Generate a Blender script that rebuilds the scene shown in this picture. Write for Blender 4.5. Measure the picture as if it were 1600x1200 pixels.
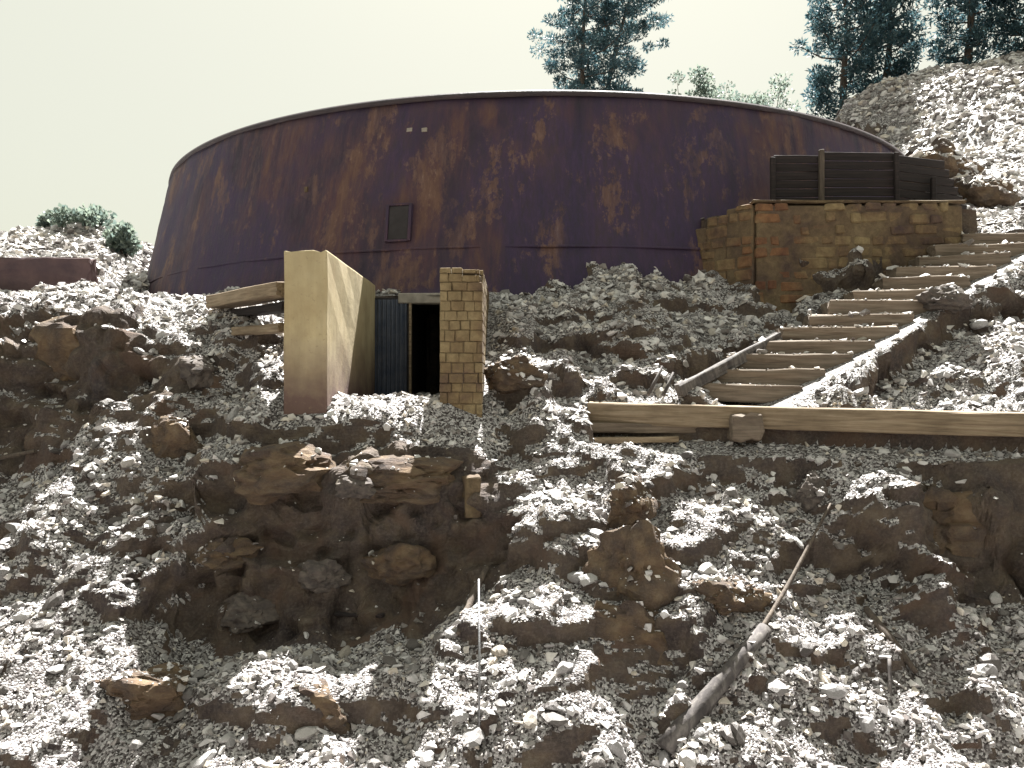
import bpy, bmesh, math, random
import numpy as np
from mathutils import Vector, Matrix, Quaternion
from mathutils.bvhtree import BVHTree

for o in list(bpy.data.objects):
    bpy.data.objects.remove(o)
S = bpy.context.scene
COL = S.collection
rng = np.random.default_rng(7)
random.seed(7)

# ------------------------------------------------------------------ camera
F = 1250.0                       # focal length in photograph pixels (1600 wide)
cam = bpy.data.cameras.new('camera')
cam.sensor_width = 36.0
cam.lens = 36.0 * F / 1600.0
cam.clip_end = 2000.0
cam.clip_start = 0.05
camo = bpy.data.objects.new('camera', cam)
COL.objects.link(camo)
camo.location = (0, 0, 0)        # eye height is z = 0
camo.rotation_euler = (math.radians(90), 0, 0)
S.camera = camo

# ------------------------------------------------------------------ light
SUN_EL, SUN_AZ = 57.0, 9.0      # degrees; azimuth from straight ahead towards the right
EXPOSURE = 2.5
w = bpy.data.worlds.new('World')
S.world = w
w.use_nodes = True
nt = w.node_tree
nt.nodes.clear()
out = nt.nodes.new('ShaderNodeOutputWorld')
bg = nt.nodes.new('ShaderNodeBackground')
sky = nt.nodes.new('ShaderNodeTexSky')
sky.sky_type = 'NISHITA'
sky.sun_disc = False
sky.sun_elevation = math.radians(SUN_EL)
sky.sun_rotation = math.radians(SUN_AZ)
sky.dust_density = 6.0
sky.air_density = 1.0
mixw = nt.nodes.new('ShaderNodeMix')
mixw.data_type = 'RGBA'
mixw.inputs[0].default_value = 0.95
mixw.inputs[7].default_value = (1.33, 1.34, 1.08, 1)    # milky glare of the sky
nt.links.new(sky.outputs[0], mixw.inputs[6])
nt.links.new(mixw.outputs[2], bg.inputs[0])
bg.inputs[1].default_value = 0.1
nt.links.new(bg.outputs[0], out.inputs[0])

sun = bpy.data.lights.new('sun', 'SUN')
sun.energy = 5.0
sun.angle = math.radians(0.5)
sun.color = (1.0, 0.97, 0.92)
suno = bpy.data.objects.new('sun', sun)
COL.objects.link(suno)
_e, _a = math.radians(SUN_EL), math.radians(SUN_AZ)
SUND = Vector((math.sin(_a) * math.cos(_e), math.cos(_a) * math.cos(_e), math.sin(_e)))
suno.rotation_euler = SUND.to_track_quat('Z', 'Y').to_euler()
suno.location = SUND * 60

S.view_settings.view_transform = 'Standard'
S.view_settings.look = 'None'
S.view_settings.exposure = EXPOSURE
S.view_settings.gamma = 1.0
S.view_settings.use_curve_mapping = False

# ------------------------------------------------------------------ helpers
def P(u, v, d):
    """world point that the photograph shows at pixel u, v, standing d metres ahead"""
    return Vector(((u - 800) / F * d, d, (600 - v) / F * d))

def tag(o, label=None, cat=None, group=None, kind=None):
    if label: o['label'] = label
    if cat: o['category'] = cat
    if group: o['group'] = group
    if kind or cat: o['kind'] = kind or 'thing'
    return o

def link(name, me, parent=None, mat=None, loc=(0, 0, 0), rot=(0, 0, 0), scale=(1, 1, 1)):
    o = bpy.data.objects.new(name, me)
    COL.objects.link(o)
    o.location = loc
    o.rotation_euler = rot
    o.scale = scale
    if parent is not None:
        o.parent = parent
    if mat is not None and me is not None and not me.materials:
        me.materials.append(mat)
    return o

def empty(name, loc, rz=0.0):
    o = bpy.data.objects.new(name, None)
    COL.objects.link(o)
    o.location = loc
    o.rotation_euler = (0, 0, rz)
    o.empty_display_size = 0.2
    return o

def mesh_np(name, V, Fc, mat=None, smooth=False):
    """V (n,3), Fc (m,k) arrays -> mesh, fast"""
    me = bpy.data.meshes.new(name)
    V = np.asarray(V, dtype=np.float32)
    Fc = np.asarray(Fc, dtype=np.int32)
    m, k = Fc.shape
    me.vertices.add(len(V)); me.vertices.foreach_set('co', V.ravel())
    me.loops.add(m * k); me.loops.foreach_set('vertex_index', Fc.ravel())
    me.polygons.add(m)
    me.polygons.foreach_set('loop_start', np.arange(0, m * k, k, dtype=np.int32))
    me.polygons.foreach_set('use_smooth', np.full(m, smooth))
    me.update(calc_edges=True)
    if mat: me.materials.append(mat)
    return me

def bm_mesh(name, bm, mat=None, smooth=False):
    me = bpy.data.meshes.new(name)
    bmesh.ops.recalc_face_normals(bm, faces=bm.faces)
    bm.to_mesh(me); bm.free()
    for p in me.polygons: p.use_smooth = smooth
    if mat: me.materials.append(mat)
    return me

def box_mesh(name, sx, sy, sz, mat, bevel=0.012, jit=0.0, seed=0, cuts=0, segs=1):
    """box with origin at the middle of its base, worn bevelled edges, jittered"""
    r = random.Random(seed)
    bm = bmesh.new()
    bmesh.ops.create_cube(bm, size=1.0)
    if cuts:
        bmesh.ops.subdivide_edges(bm, edges=bm.edges[:], cuts=cuts, use_grid_fill=True)
    for v in bm.verts:
        v.co = Vector((v.co.x * sx, v.co.y * sy, (v.co.z + .5) * sz))
        v.co += Vector((r.uniform(-jit, jit), r.uniform(-jit, jit), r.uniform(-jit, jit)))
    if bevel:
        ed = bm.edges[:] if not cuts else [e for e in bm.edges if len(e.link_faces) == 2 and e.calc_face_angle(0) > .6]
        bmesh.ops.bevel(bm, geom=ed, offset=bevel, segments=segs, affect='EDGES', profile=.6)
    return bm_mesh(name, bm, mat)

def tube(name, pts, rad, mat, sides=8, smooth=True, rough=0.0, seed=0):
    """tapered tube through points"""
    r = random.Random(seed)
    n = len(pts)
    V, Fc = [], []
    for i, p in enumerate(pts):
        p = Vector(p)
        t = (Vector(pts[min(i + 1, n - 1)]) - Vector(pts[max(i - 1, 0)])).normalized()
        a = t.orthogonal().normalized() if abs(t.z) > .95 else t.cross(Vector((0, 0, 1))).normalized()
        b = t.cross(a)
        for k in range(sides):
            an = 2 * math.pi * k / sides
            rr = rad[i] * (1 + r.uniform(-rough, rough))
            V.append(p + a * math.cos(an) * rr + b * math.sin(an) * rr)
    for i in range(n - 1):
        for k in range(sides):
            k2 = (k + 1) % sides
            Fc.append((i * sides + k, i * sides + k2, (i + 1) * sides + k2, (i + 1) * sides + k))
    Fc.append(tuple(range(sides - 1, -1, -1)))
    Fc.append(tuple((n - 1) * sides + k for k in range(sides)))
    me = bpy.data.meshes.new(name)
    me.from_pydata([tuple(v) for v in V], [], Fc)
    for p in me.polygons: p.use_smooth = smooth and len(p.vertices) == 4
    if mat: me.materials.append(mat)
    return me

# numpy noise -----------------------------------------------------------
def _h(ix, iy, iz, s):
    h = (ix.astype(np.int64) * 374761393 + iy.astype(np.int64) * 668265263 + iz.astype(np.int64) * 2147483647 + s * 1274126177) & 0xffffffff
    h = ((h ^ (h >> 13)) * 1274126177) & 0xffffffff
    h = ((h ^ (h >> 16)) * 2246822519) & 0xffffffff
    return ((h ^ (h >> 15)) & 0xffffff) / float(0xffffff)

def vnoise(p, s=0):
    i = np.floor(p); f = p - i
    f = f * f * f * (f * (f * 6 - 15) + 10)
    ix, iy, iz = i[:, 0], i[:, 1], i[:, 2]
    r = 0
    for a in (0, 1):
        for b in (0, 1):
            for c in (0, 1):
                wgt = (f[:, 0] if a else 1 - f[:, 0]) * (f[:, 1] if b else 1 - f[:, 1]) * (f[:, 2] if c else 1 - f[:, 2])
                r = r + wgt * _h(ix + a, iy + b, iz + c, s)
    return r * 2 - 1

def fbm(p, octv=4, s=0, gain=.5, ridged=False):
    r, a, q = 0, 1.0, p.copy()
    for k in range(octv):
        n = vnoise(q, s + k * 17)
        if ridged: n = 1 - 2 * np.abs(n)
        r = r + a * n
        a *= gain; q = q * 2.03 + 11.3
    return r

def blocks(p, s=0):
    """cellular noise with one random height and tilt per cell: angular blocks"""
    i = np.floor(p)
    best = np.full(len(p), 9e9); val = np.zeros(len(p)); sec = np.full(len(p), 9e9)
    for a in (-1, 0, 1):
        for b in (-1, 0, 1):
            for c in (-1, 0, 1):
                x, y, z = i[:, 0] + a, i[:, 1] + b, i[:, 2] + c
                q = np.stack([x + _h(x, y, z, s), y + _h(x, y, z, s + 1), z + _h(x, y, z, s + 2)], 1)
                dv = p - q
                d = (dv ** 2).sum(1)
                tilt = np.stack([_h(x, y, z, s + 3), _h(x, y, z, s + 4), _h(x, y, z, s + 5)], 1) - .5
                vv = _h(x, y, z, s + 6) - .5 + (dv * tilt).sum(1) * 1.3
                m = d < best
                sec = np.where(m, best, np.minimum(sec, d))
                val = np.where(m, vv, val); best = np.where(m, d, best)
    return val, np.sqrt(sec) - np.sqrt(best)

def sstep(a, b, x):
    t = np.clip((x - a) / (b - a), 0, 1)
    return t * t * (3 - 2 * t)

# materials ---------------------------------------------------------------
class NT:
    def __init__(self, name):
        self.m = bpy.data.materials.new(name); self.m.use_nodes = True
        self.t = self.m.node_tree
        self.b = self.t.nodes['Principled BSDF']
        self.o = self.t.nodes['Material Output']
        self.b.inputs['Specular IOR Level'].default_value = .35
        self.tc = self.t.nodes.new('ShaderNodeTexCoord')
    def node(self, ty, **k):
        n = self.t.nodes.new(ty)
        for a, b in k.items(): setattr(n, a, b)
        return n
    def l(self, a, b): self.t.links.new(a, b)
    def mapping(self, scale=(1, 1, 1), co='Object'):
        m = self.node('ShaderNodeMapping'); m.inputs['Scale'].default_value = scale
        self.l(self.tc.outputs[co], m.inputs[0]); return m.outputs[0]
    def noise(self, scale, vec=None, detail=6, rough=.6, dist=0.0):
        n = self.node('ShaderNodeTexNoise')
        n.inputs['Scale'].default_value = scale; n.inputs['Detail'].default_value = detail
        n.inputs['Roughness'].default_value = rough; n.inputs['Distortion'].default_value = dist
        self.l(vec if vec is not None else self.tc.outputs['Object'], n.inputs['Vector'])
        return n.outputs[0]
    def ramp(self, fac, stops, interp='LINEAR'):
        r = self.node('ShaderNodeValToRGB'); r.color_ramp.interpolation = interp
        e = r.color_ramp.elements
        while len(e) < len(stops): e.new(.5)
        for k, (p, c) in enumerate(stops):
            e[k].position = p
            e[k].color = (*c, 1) if len(c) == 3 else c
        self.l(fac, r.inputs[0]); return r.outputs[0]
    def mix(self, f, a, b, mode='MIX'):
        m = self.node('ShaderNodeMix', data_type='RGBA', blend_type=mode)
        for s, v in ((0, f), (6, a), (7, b)):
            if isinstance(v, (int, float)): m.inputs[s].default_value = v
            elif isinstance(v, tuple): m.inputs[s].default_value = (*v, 1)
            else: self.l(v, m.inputs[s])
        return m.outputs[2]
    def math(self, op, a, b=None):
        m = self.node('ShaderNodeMath', operation=op)
        for s, v in ((0, a), (1, b)):
            if v is None: continue
            if isinstance(v, (int, float)): m.inputs[s].default_value = v
            else: self.l(v, m.inputs[s])
        return m.outputs[0]
    def bump(self, h, strength=.5, dist=.02):
        b = self.node('ShaderNodeBump'); b.inputs['Strength'].default_value = strength
        b.inputs['Distance'].default_value = dist
        self.l(h, b.inputs['Height']); self.l(b.outputs[0], self.b.inputs['Normal'])
    def fin(self, color, rough=.85, metal=0.0):
        if isinstance(color, tuple): self.b.inputs['Base Color'].default_value = (*color, 1)
        else: self.l(color, self.b.inputs['Base Color'])
        if isinstance(rough, (int, float)): self.b.inputs['Roughness'].default_value = rough
        else: self.l(rough, self.b.inputs['Roughness'])
        self.b.inputs['Metallic'].default_value = metal
        return self.m

G = (.5, .5, .5)
def gray(v): return (v, v, v)

def mat_earth(ochre=0.0, name='earth and rock'):
    n = NT(name)
    big = n.noise(.55, detail=5, rough=.6, dist=.4)
    mid = n.noise(2.7, detail=8, rough=.65, dist=.3)
    fine = n.noise(22, detail=6, rough=.7)
    c1 = n.ramp(big, [(.30, (.024, .018, .021)), (.42, (.052, .041, .042)), (.52, (.098, .075, .056)), (.60, (.085, .068, .060)), (.72, (.054, .050, .060))])
    c2 = n.ramp(mid, [(.30, (.018, .015, .018)), (.47, (.058, .043, .039)), (.60, (.110, .082, .056)), (.76, (.19, .165, .13))])
    c = n.mix(.55, c1, c2)
    c = n.mix(n.ramp(fine, [(.46, gray(0)), (.74, gray(.6))]), c, (.17, .145, .12))
    rust = n.ramp(n.noise(.9, detail=4, dist=.8), [(.53, gray(0)), (.66, gray(.6))])
    c = n.mix(rust, c, (.098, .060, .042))
    if ochre:
        c = n.mix(n.ramp(n.noise(1.3, detail=6, dist=.5), [(.36, gray(.15 * ochre)), (.60, gray(ochre))]), c, n.ramp(mid, [(.3, (.095, .055, .030)), (.5, (.175, .110, .055)), (.7, (.27, .19, .105))]))
    lay = n.noise(3.0, n.mapping((.7, .7, 6)), detail=6, rough=.7)
    h = n.math('ADD', n.math('MULTIPLY', mid, 1.6), n.math('ADD', fine, n.math('MULTIPLY', lay, 1.2)))
    n.bump(h, .8, .04)
    return n.fin(c, .88)

def mat_gravel():
    n = NT('fine gravel')
    v = n.node('ShaderNodeTexVoronoi'); v.inputs['Scale'].default_value = 34
    n.l(n.tc.outputs['Object'], v.inputs['Vector'])
    sp = n.node('ShaderNodeSeparateColor'); n.l(v.outputs['Color'], sp.inputs[0])
    c = n.ramp(sp.outputs[0], [(.15, (.035, .029, .028)), (.38, (.130, .118, .118)), (.6, (.33, .315, .315)), (.9, (.58, .57, .57))])  # bright pebble cells carry the sunlit glitter in the colour
    c = n.mix(n.ramp(n.noise(1.4, detail=5), [(.32, gray(.5)), (.56, gray(.0))]), c, (.08, .066, .060))
    h = n.math('SUBTRACT', 1.0, v.outputs['Distance'])
    n.bump(n.math('ADD', h, n.noise(30)), .9, .04)
    return n.fin(c, .7)

def mat_stone(name='loose stone', island=True, lo=.26, hi=.68):
    n = NT(name)
    if island:
        r = n.node('ShaderNodeNewGeometry').outputs['Random Per Island']
    else:
        r = n.node('ShaderNodeObjectInfo').outputs['Random']
    c = n.ramp(r, [(0, (lo * .45, lo * .38, lo * .36)), (.22, (lo, lo * .92, lo * .86)), (.5, (hi * .78, hi * .76, hi * .765)),
                   (.8, (hi, hi * .98, hi * .96)), (1, (hi * .85, hi * .76, hi * .64))])
    v = n.noise(9, detail=5)
    c = n.mix(.45, c, n.ramp(v, [(.3, gray(.25)), (.7, gray(1.0))]), 'MULTIPLY')
    n.bump(n.noise(45, detail=5), .5, .012)
    n.b.inputs['Specular IOR Level'].default_value = .5
    return n.fin(c, n.ramp(n.noise(14), [(.3, gray(.35)), (.7, gray(.65))]))

def mat_tank():
    n = NT('rusted tank wall')
    vert = n.mapping((1.5, 1.5, .10))
    vert2 = n.mapping((3.2, 3.2, .45))
    streak = n.noise(1.1, vert, detail=9, rough=.68, dist=.3)
    fine = n.noise(3.0, vert2, detail=8, rough=.72)
    big = n.noise(.24, detail=4, rough=.55, dist=.6)
    patch = n.noise(.95, n.mapping((1, 1, .5)), detail=10, rough=.78, dist=.15)
    c = n.ramp(streak, [(.30, (.016, .012, .022)), (.44, (.038, .022, .036)), (.54, (.066, .032, .040)), (.64, (.100, .050, .036)), (.76, (.16, .090, .058))])
    c = n.mix(n.ramp(big, [(.40, gray(.1)), (.54, gray(.8))]), c, n.ramp(fine, [(.3, (.018, .014, .028)), (.55, (.038, .025, .066)), (.8, (.075, .050, .095))]))  # violet lens glare painted into the rust in broad patches
    pm = n.mix(1.0, n.ramp(patch, [(.53, gray(0)), (.575, gray(.8))]), n.ramp(streak, [(.36, gray(.1)), (.58, gray(1))]), 'MULTIPLY')
    c = n.mix(pm, c, n.ramp(fine, [(.32, (.085, .040, .030)), (.5, (.125, .068, .050)), (.64, (.18, .115, .085)), (.8, (.38, .32, .27))]))
    n.bump(n.math('ADD', patch, n.math('MULTIPLY', fine, .7)), .6, .06)
    return n.fin(c, n.ramp(fine, [(.3, gray(.55)), (.7, gray(.85))]), .0)

def mat_plaster():
    n = NT('weathered plaster')
    c = n.ramp(n.noise(.9, detail=6, rough=.6), [(.3, (.37, .29, .165)), (.5, (.47, .39, .235)), (.7, (.54, .46, .30))])
    v = n.noise(2.2, n.mapping((2, 2, .22)), detail=6)
    c = n.mix(.5, c, n.ramp(v, [(.3, gray(.55)), (.65, gray(1))]), 'MULTIPLY')
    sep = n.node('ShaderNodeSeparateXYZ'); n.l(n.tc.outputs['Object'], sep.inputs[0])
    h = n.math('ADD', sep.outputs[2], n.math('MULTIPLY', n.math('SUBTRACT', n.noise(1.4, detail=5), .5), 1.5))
    foot_shade = n.ramp(n.math('MULTIPLY', n.math('SUBTRACT', h, .9), .6), [(.10, gray(.9)), (.55, gray(.35)), (.85, gray(0))])
    c = n.mix(foot_shade, c, (.10, .055, .058))  # purple shadow along the wall foot painted into the plaster colour
    c = n.mix(n.ramp(n.noise(18, detail=4), [(.60, gray(0)), (.72, gray(.5))]), c, (.22, .17, .11))
    n.bump(n.noise(12, detail=8, rough=.7), .4, .02)
    return n.fin(c, .9)

def mat_block(name, a, b, c3, stain=None):
    n = NT(name)
    geo = n.node('ShaderNodeNewGeometry').outputs['Position']
    r = n.node('ShaderNodeObjectInfo').outputs['Random']
    w1 = n.noise(1.1, geo, detail=7, rough=.68, dist=.5)
    f = n.math('ADD', n.math('MULTIPLY', w1, .85), n.math('MULTIPLY', r, .10))
    c = n.ramp(f, [(.34, c3), (.48, a), (.62, b), (.74, tuple(x * 1.15 for x in b))])
    if stain:
        sep = n.node('ShaderNodeSeparateXYZ'); n.l(geo, sep.inputs[0])
        q = n.math('ADD', sep.outputs[0], n.math('MULTIPLY', n.math('SUBTRACT', n.noise(.9, geo, detail=6, dist=.6), .5), 2.6))
        m = n.ramp(n.math('MULTIPLY', n.math('SUBTRACT', q, 4.5), .25), [(.18, gray(.1)), (.30, gray(.85)), (.48, gray(.8)), (.62, gray(0))])
        c = n.mix(m, c, n.ramp(n.noise(2.2, geo, detail=6), [(.35, (.115, .048, .030)), (.62, (.23, .115, .055))]))
    c = n.mix(.65, c, n.ramp(n.noise(7, geo, detail=8, rough=.75), [(.3, gray(.3)), (.62, gray(1))]), 'MULTIPLY')
    n.bump(n.noise(18, geo, detail=8, rough=.72), .7, .03)
    return n.fin(c, .9)

def mat_wood(name, a, b, c3, stretch=(.35, 6, 6)):
    n = NT(name)
    g = n.noise(3.0, n.mapping(stretch), detail=8, rough=.65, dist=.5)
    c = n.ramp(g, [(.28, a), (.5, b), (.72, c3)])
    r = n.node('ShaderNodeObjectInfo').outputs['Random']
    c = n.mix(.55, c, n.ramp(r, [(0, gray(.55)), (1, gray(1))]), 'MULTIPLY')
    c = n.mix(.4, c, n.ramp(n.noise(1.7, detail=5), [(.35, gray(.45)), (.6, gray(1))]), 'MULTIPLY')
    n.bump(g, .6, .02)
    return n.fin(c, .85)

def mat_plain(name, a, b, scale=8, rough=.85, metal=0.0, bump=.4):
    n = NT(name)
    c = n.ramp(n.noise(scale, detail=7, rough=.65), [(.32, a), (.68, b)])
    n.bump(n.noise(scale * 4, detail=6), bump, .015)
    return n.fin(c, rough, metal)

def mat_leaf(name, a, b):
    n = NT(name)
    r = n.node('ShaderNodeNewGeometry').outputs['Random Per Island']
    c = n.ramp(r, [(0, a), (1, b)])
    n.l(c, n.b.inputs['Base Color'])
    n.b.inputs['Roughness'].default_value = .5
    tr = n.node('ShaderNodeBsdfTranslucent'); n.l(c, tr.inputs[0])
    ad = n.node('ShaderNodeMixShader'); ad.inputs[0].default_value = .5
    n.l(n.b.outputs[0], ad.inputs[1]); n.l(tr.outputs[0], ad.inputs[2])
    n.l(ad.outputs[0], n.o.inputs[0])
    return n.m

M_EARTH = mat_earth()
M_GRAVEL = mat_gravel()
M_STONE = mat_stone()
M_ROCK = mat_stone('single stone', island=False, lo=.14, hi=.42)
M_TANK = mat_tank()
M_RIM = mat_plain('rim steel', (.028, .022, .028), (.05, .035, .04), 3, .6)
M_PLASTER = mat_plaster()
M_OCHRE = mat_block('ochre block', (.21, .15, .08), (.29, .225, .125), (.13, .085, .06))
M_MASON = mat_block('retaining wall stone', (.17, .115, .065), (.265, .205, .110), (.070, .045, .045), True)
M_MORTAR = mat_block('mortar', (.14, .10, .06), (.20, .155, .09), (.08, .055, .045))
M_STAIN = mat_plain('rust stained render', (.050, .032, .038), (.10, .062, .060), 1.6)
M_TIMBER = mat_wood('weathered timber', (.13, .095, .065), (.27, .205, .135), (.40, .32, .23))
M_STEP = mat_wood('worn step', (.10, .078, .060), (.19, .150, .115), (.28, .225, .175))
M_DARKWOOD = mat_wood('dark tarred board', (.012, .010, .011), (.024, .019, .020), (.05, .034, .032))
M_DRIFT = mat_wood('bleached wood', (.04, .036, .038), (.10, .09, .088), (.22, .205, .19), (3, 3, .5))
M_SHEET = mat_plain('blue grey sheet', (.05, .065, .10), (.11, .12, .15), 2.5, .55, .3)
M_DARK = mat_plain('tunnel lining', (.02, .018, .02), (.04, .036, .04), 3)
M_CONC = mat_plain('grey concrete', (.20, .18, .16), (.34, .31, .27), 4)
M_STEEL = mat_plain('worn steel', (.14, .14, .15), (.30, .30, .31), 20, .45, .6)
M_BARK = mat_wood('bark', (.05, .04, .035), (.10, .08, .065), (.16, .13, .10), (6, 6, .8))
M_PINE = mat_leaf('pine needles', (.030, .070, .095), (.075, .130, .135))
M_BUSH = mat_leaf('scrub leaves', (.10, .14, .13), (.21, .25, .20))
M_BOULDER_B = mat_earth(.5, 'ochre rock')
M_BOULDER_G = mat_plain('grey boulder', (.042, .036, .036), (.13, .11, .095), 2.6, .85, 0, .7)

# ------------------------------------------------------------------ layout constants
TC = Vector((1.05, 34.5)); RT, RB = 14.5, 15.85     # tank centre, rim radius, radius at z = ZB
ZT, ZB = 7.35, 1.2
def tank_r(z): return RB + (RT - RB) * (z - ZB) / (ZT - ZB)
CX0, CX1, CY0, CY1 = -3.2, -1.28, 13.95, 18.7        # entrance passage
FLOOR = -0.30
ST0, ST1 = Vector((4.26, 14.85, -.28)), Vector((11.2, 18.25, 3.15))   # stair axis
NST = 13

# ------------------------------------------------------------------ ground
cols = {
 -350: [(1000,11.3),(850,12.8),(720,14.4),(600,15.4),(500,16.6),(465,18.5),(440,22),(410,30),(400,36)],
 0: [(1000,11.3),(850,12.8),(720,14.5),(695,15.2),(600,15.45),(495,15.7),(470,18),(440,22),(400,30),(389,36)],
 150: [(1000,11.2),(850,12.6),(700,14.3),(670,15.1),(570,15.4),(495,15.7),(465,18.5),(420,24),(372,33),(362,36)],
 300: [(1080,10.5),(1030,11.2),(975,12.3),(735,12.75),(690,13.8),(640,14.3),(560,15.2),(500,16.4),(472,17.8),(472,19.2)],
 410: [(1080,10.5),(1035,11.1),(985,12.4),(735,12.75),(700,13.4),(632,14.0),(555,15.3),(482,17)],
 560: [(1080,10.5),(1030,11.1),(970,12.45),(745,12.75),(690,13.4),(630,13.9),(624,14.6)],
 700: [(1080,10.5),(1000,11.3),(930,12.5),(765,12.85),(695,13.6),(630,14.1),(620,14.8)],
 830: [(1100,10.4),(950,11.5),(800,12.7),(720,13.5),(650,14.3),(612,14.8),(540,15.9),(452,18.4),(445,19.2)],
 1000: [(1100,10.4),(900,11.8),(760,13.1),(680,14.1),(632,14.9),(612,15.2),(520,16.3),(416,18.2),(412,19.2)],
 1130: [(1100,10.4),(900,11.8),(760,13.0),(690,14.0),(640,14.6),(600,15.3),(525,16.8),(492,17.8),(470,18.4)],
 1230: [(1100,10.5),(900,11.8),(760,12.9),(690,13.8),(645,14.3),(600,15.2),(530,16.6),(490,18.2)],
 1400: [(1100,10.5),(930,11.7),(760,12.4),(690,13.5),(652,14.0),(600,14.7),(520,16.3),(440,18.2)],
 1550: [(1100,10.5),(945,12.0),(755,12.2),(690,13.2),(655,13.6),(610,14.2),(500,16.2),(420,18.3),(350,21),(300,24)],
 1750: [(1100,10.5),(940,11.9),(755,12.3),(665,13.2),(600,14),(480,16.4),(400,19),(320,23),(250,27),(80,38)],
}
CP = []
for u, l in cols.items():
    for v, d in l: CP.append(P(u, v, d))
for u in range(-700, 2400, 260):
    CP += [P(u, 1215, 9.6)]
for x in (-30, -20, -12, -6, 0, 6, 12, 20, 30):
    CP += [Vector((x, 7.6, -5.3)), Vector((x, 6.0, -5.2)), Vector((x, 3.9, -3.9)), Vector((x, 2.1, -1.75)), Vector((x, 1.0, -1.62)), Vector((x, -8, -1.6))]
CP += [P(1300, 187, 42), P(1440, 108, 42), P(1600, 70, 42), P(1800, 40, 42), P(1450, 240, 30), P(1540, 285, 25),
       P(1600, 180, 33), P(1500, 170, 36), Vector((14.6, 28.5, 6.5)), Vector((16.2, 34, 7.4)), Vector((15, 42, 9.0)),
       Vector((1, 50, 6.9)), Vector((-8, 48, 6.0)), Vector((10, 48.5, 7.6)), Vector((-14.5, 34, 4.2)), Vector((-13, 42, 5)),
       Vector((0, 60, 13.5)), Vector((8, 60, 14)), Vector((-10, 60, 8)), Vector((-30, 55, 4)), Vector((25, 60, 16)), Vector((45, 45, 17)),
       Vector((0, 90, 12)), Vector((-40, 90, 2)), Vector((40, 90, 14)), Vector((-60, 40, 4)), Vector((-40, 20, 0)), Vector((60, 20, 6)),
       Vector((0, -60, -2)), Vector((-60, -40, -2)), Vector((60, -40, -2)), Vector((7, 19.4, 4.1)), Vector((9.5, 19.6, 4.1)), Vector((-11, 24.5, 2.35)), P(225, 492, 18.6), P(228, 484, 22),
       Vector((-9.8, 20.5, 1.85)), Vector((-16, 26, 3.7))]
CP = np.array([tuple(p) for p in CP])
# keep points apart
keep = []
for i, p in enumerate(CP):
    if all(np.hypot(*(p[:2] - CP[j][:2])) > .12 for j in keep): keep.append(i)
CP = CP[keep]
n = len(CP)
def kern(r): return r
A = np.zeros((n + 3, n + 3))
A[:n, :n] = kern(np.hypot(CP[:, None, 0] - CP[None, :, 0], CP[:, None, 1] - CP[None, :, 1]))
A[:n, n] = 1; A[:n, n + 1:] = CP[:, :2]; A[n:, :n] = A[:n, n:].T
WT = np.linalg.solve(A, np.concatenate([CP[:, 2], np.zeros(3)]))
def base_z(X, Y):
    Z = WT[n] + WT[n + 1] * X + WT[n + 2] * Y
    for i in range(n): Z = Z + WT[i] * np.hypot(X - CP[i, 0], Y - CP[i, 1])
    return Z

def axis(spans):
    a = [spans[0][0]]
    for lo, hi, s0, s1 in spans:
        x = lo
        k = 0
        while x < hi - 1e-6:
            t = (x - lo) / (hi - lo)
            x += s0 + (s1 - s0) * t
            a.append(min(x, hi))
    return np.array(sorted(set(np.round(a, 4))))
gx = axis([(-300, -60, 40, 12), (-60, -22, 6, .7), (-22, -11, .5, .08), (-11, 11.5, .052, .052), (11.5, 22, .08, .4), (22, 60, .5, 6), (60, 300, 12, 40)])
gy = axis([(-200, -20, 40, 8), (-20, 6, 4, .5), (6, 9, .25, .045), (9, 19.2, .04, .04), (19.2, 30, .06, .3), (30, 62, .3, .6), (62, 120, 1, 8), (120, 400, 15, 50)])
X, Y = np.meshgrid(gx, gy)
sh = X.shape
# slide the rows along each column so that they are evenly spaced up the cliffs
i0, i1 = np.searchsorted(gy, 9.0), np.searchsorted(gy, 19.2)
fy = np.linspace(gy[i0], gy[i1], 220)
cx_ = np.arange(0, len(gx), 4)
FX, FY = np.meshgrid(gx[cx_], fy)
FZ = base_z(FX.ravel(), FY.ravel()).reshape(FX.shape)
ds = np.hypot(np.diff(FY, axis=0), np.diff(FZ, axis=0))
k5 = np.ones(9) / 9
ds = np.apply_along_axis(lambda r: np.convolve(np.pad(r, 4, 'edge'), k5, 'valid'), 1, ds)
arc = np.vstack([np.zeros(len(cx_)), np.cumsum(ds, 0)])
tgt = np.linspace(0, 1, i1 - i0 + 1)
YC = np.stack([np.interp(tgt * arc[-1, j], arc[:, j], fy) for j in range(len(cx_))], 1)
for r_ in range(i1 - i0 + 1):
    Y[i0 + r_] = np.interp(gx, gx[cx_], YC[r_])
x, y = X.ravel(), Y.ravel()
z = base_z(x, y)

# stairs ramp
ax = np.array([ST1.x - ST0.x, ST1.y - ST0.y]); L = np.hypot(*ax); ax = ax / L
s = ((x - ST0.x) * ax[0] + (y - ST0.y) * ax[1]) / L
off = -(x - ST0.x) * ax[1] + (y - ST0.y) * ax[0]
ramp = ST0.z + (ST1.z - ST0.z) * np.clip(s, 0, 1.05) - .22
mst = sstep(1.35, .9, np.abs(off) + .3 * fbm(np.stack([x, y, z], 1) * 1.7, 3, 71)) * sstep(-.12, -.02, s) * sstep(1.15, 1.03, s)
z = z * (1 - mst) + ramp * mst
# terrace behind the long beam
mte = sstep(.3, .9, x) * sstep(14.0, 14.25, y + .2 * (x - 1.4) * .0 + (x - 1.44) * .25) * sstep(15.2, 14.75, y + (x - 1.44) * .25)
z = z * (1 - mte * .8) + (-.46 + 0 * x) * mte * .8

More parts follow.
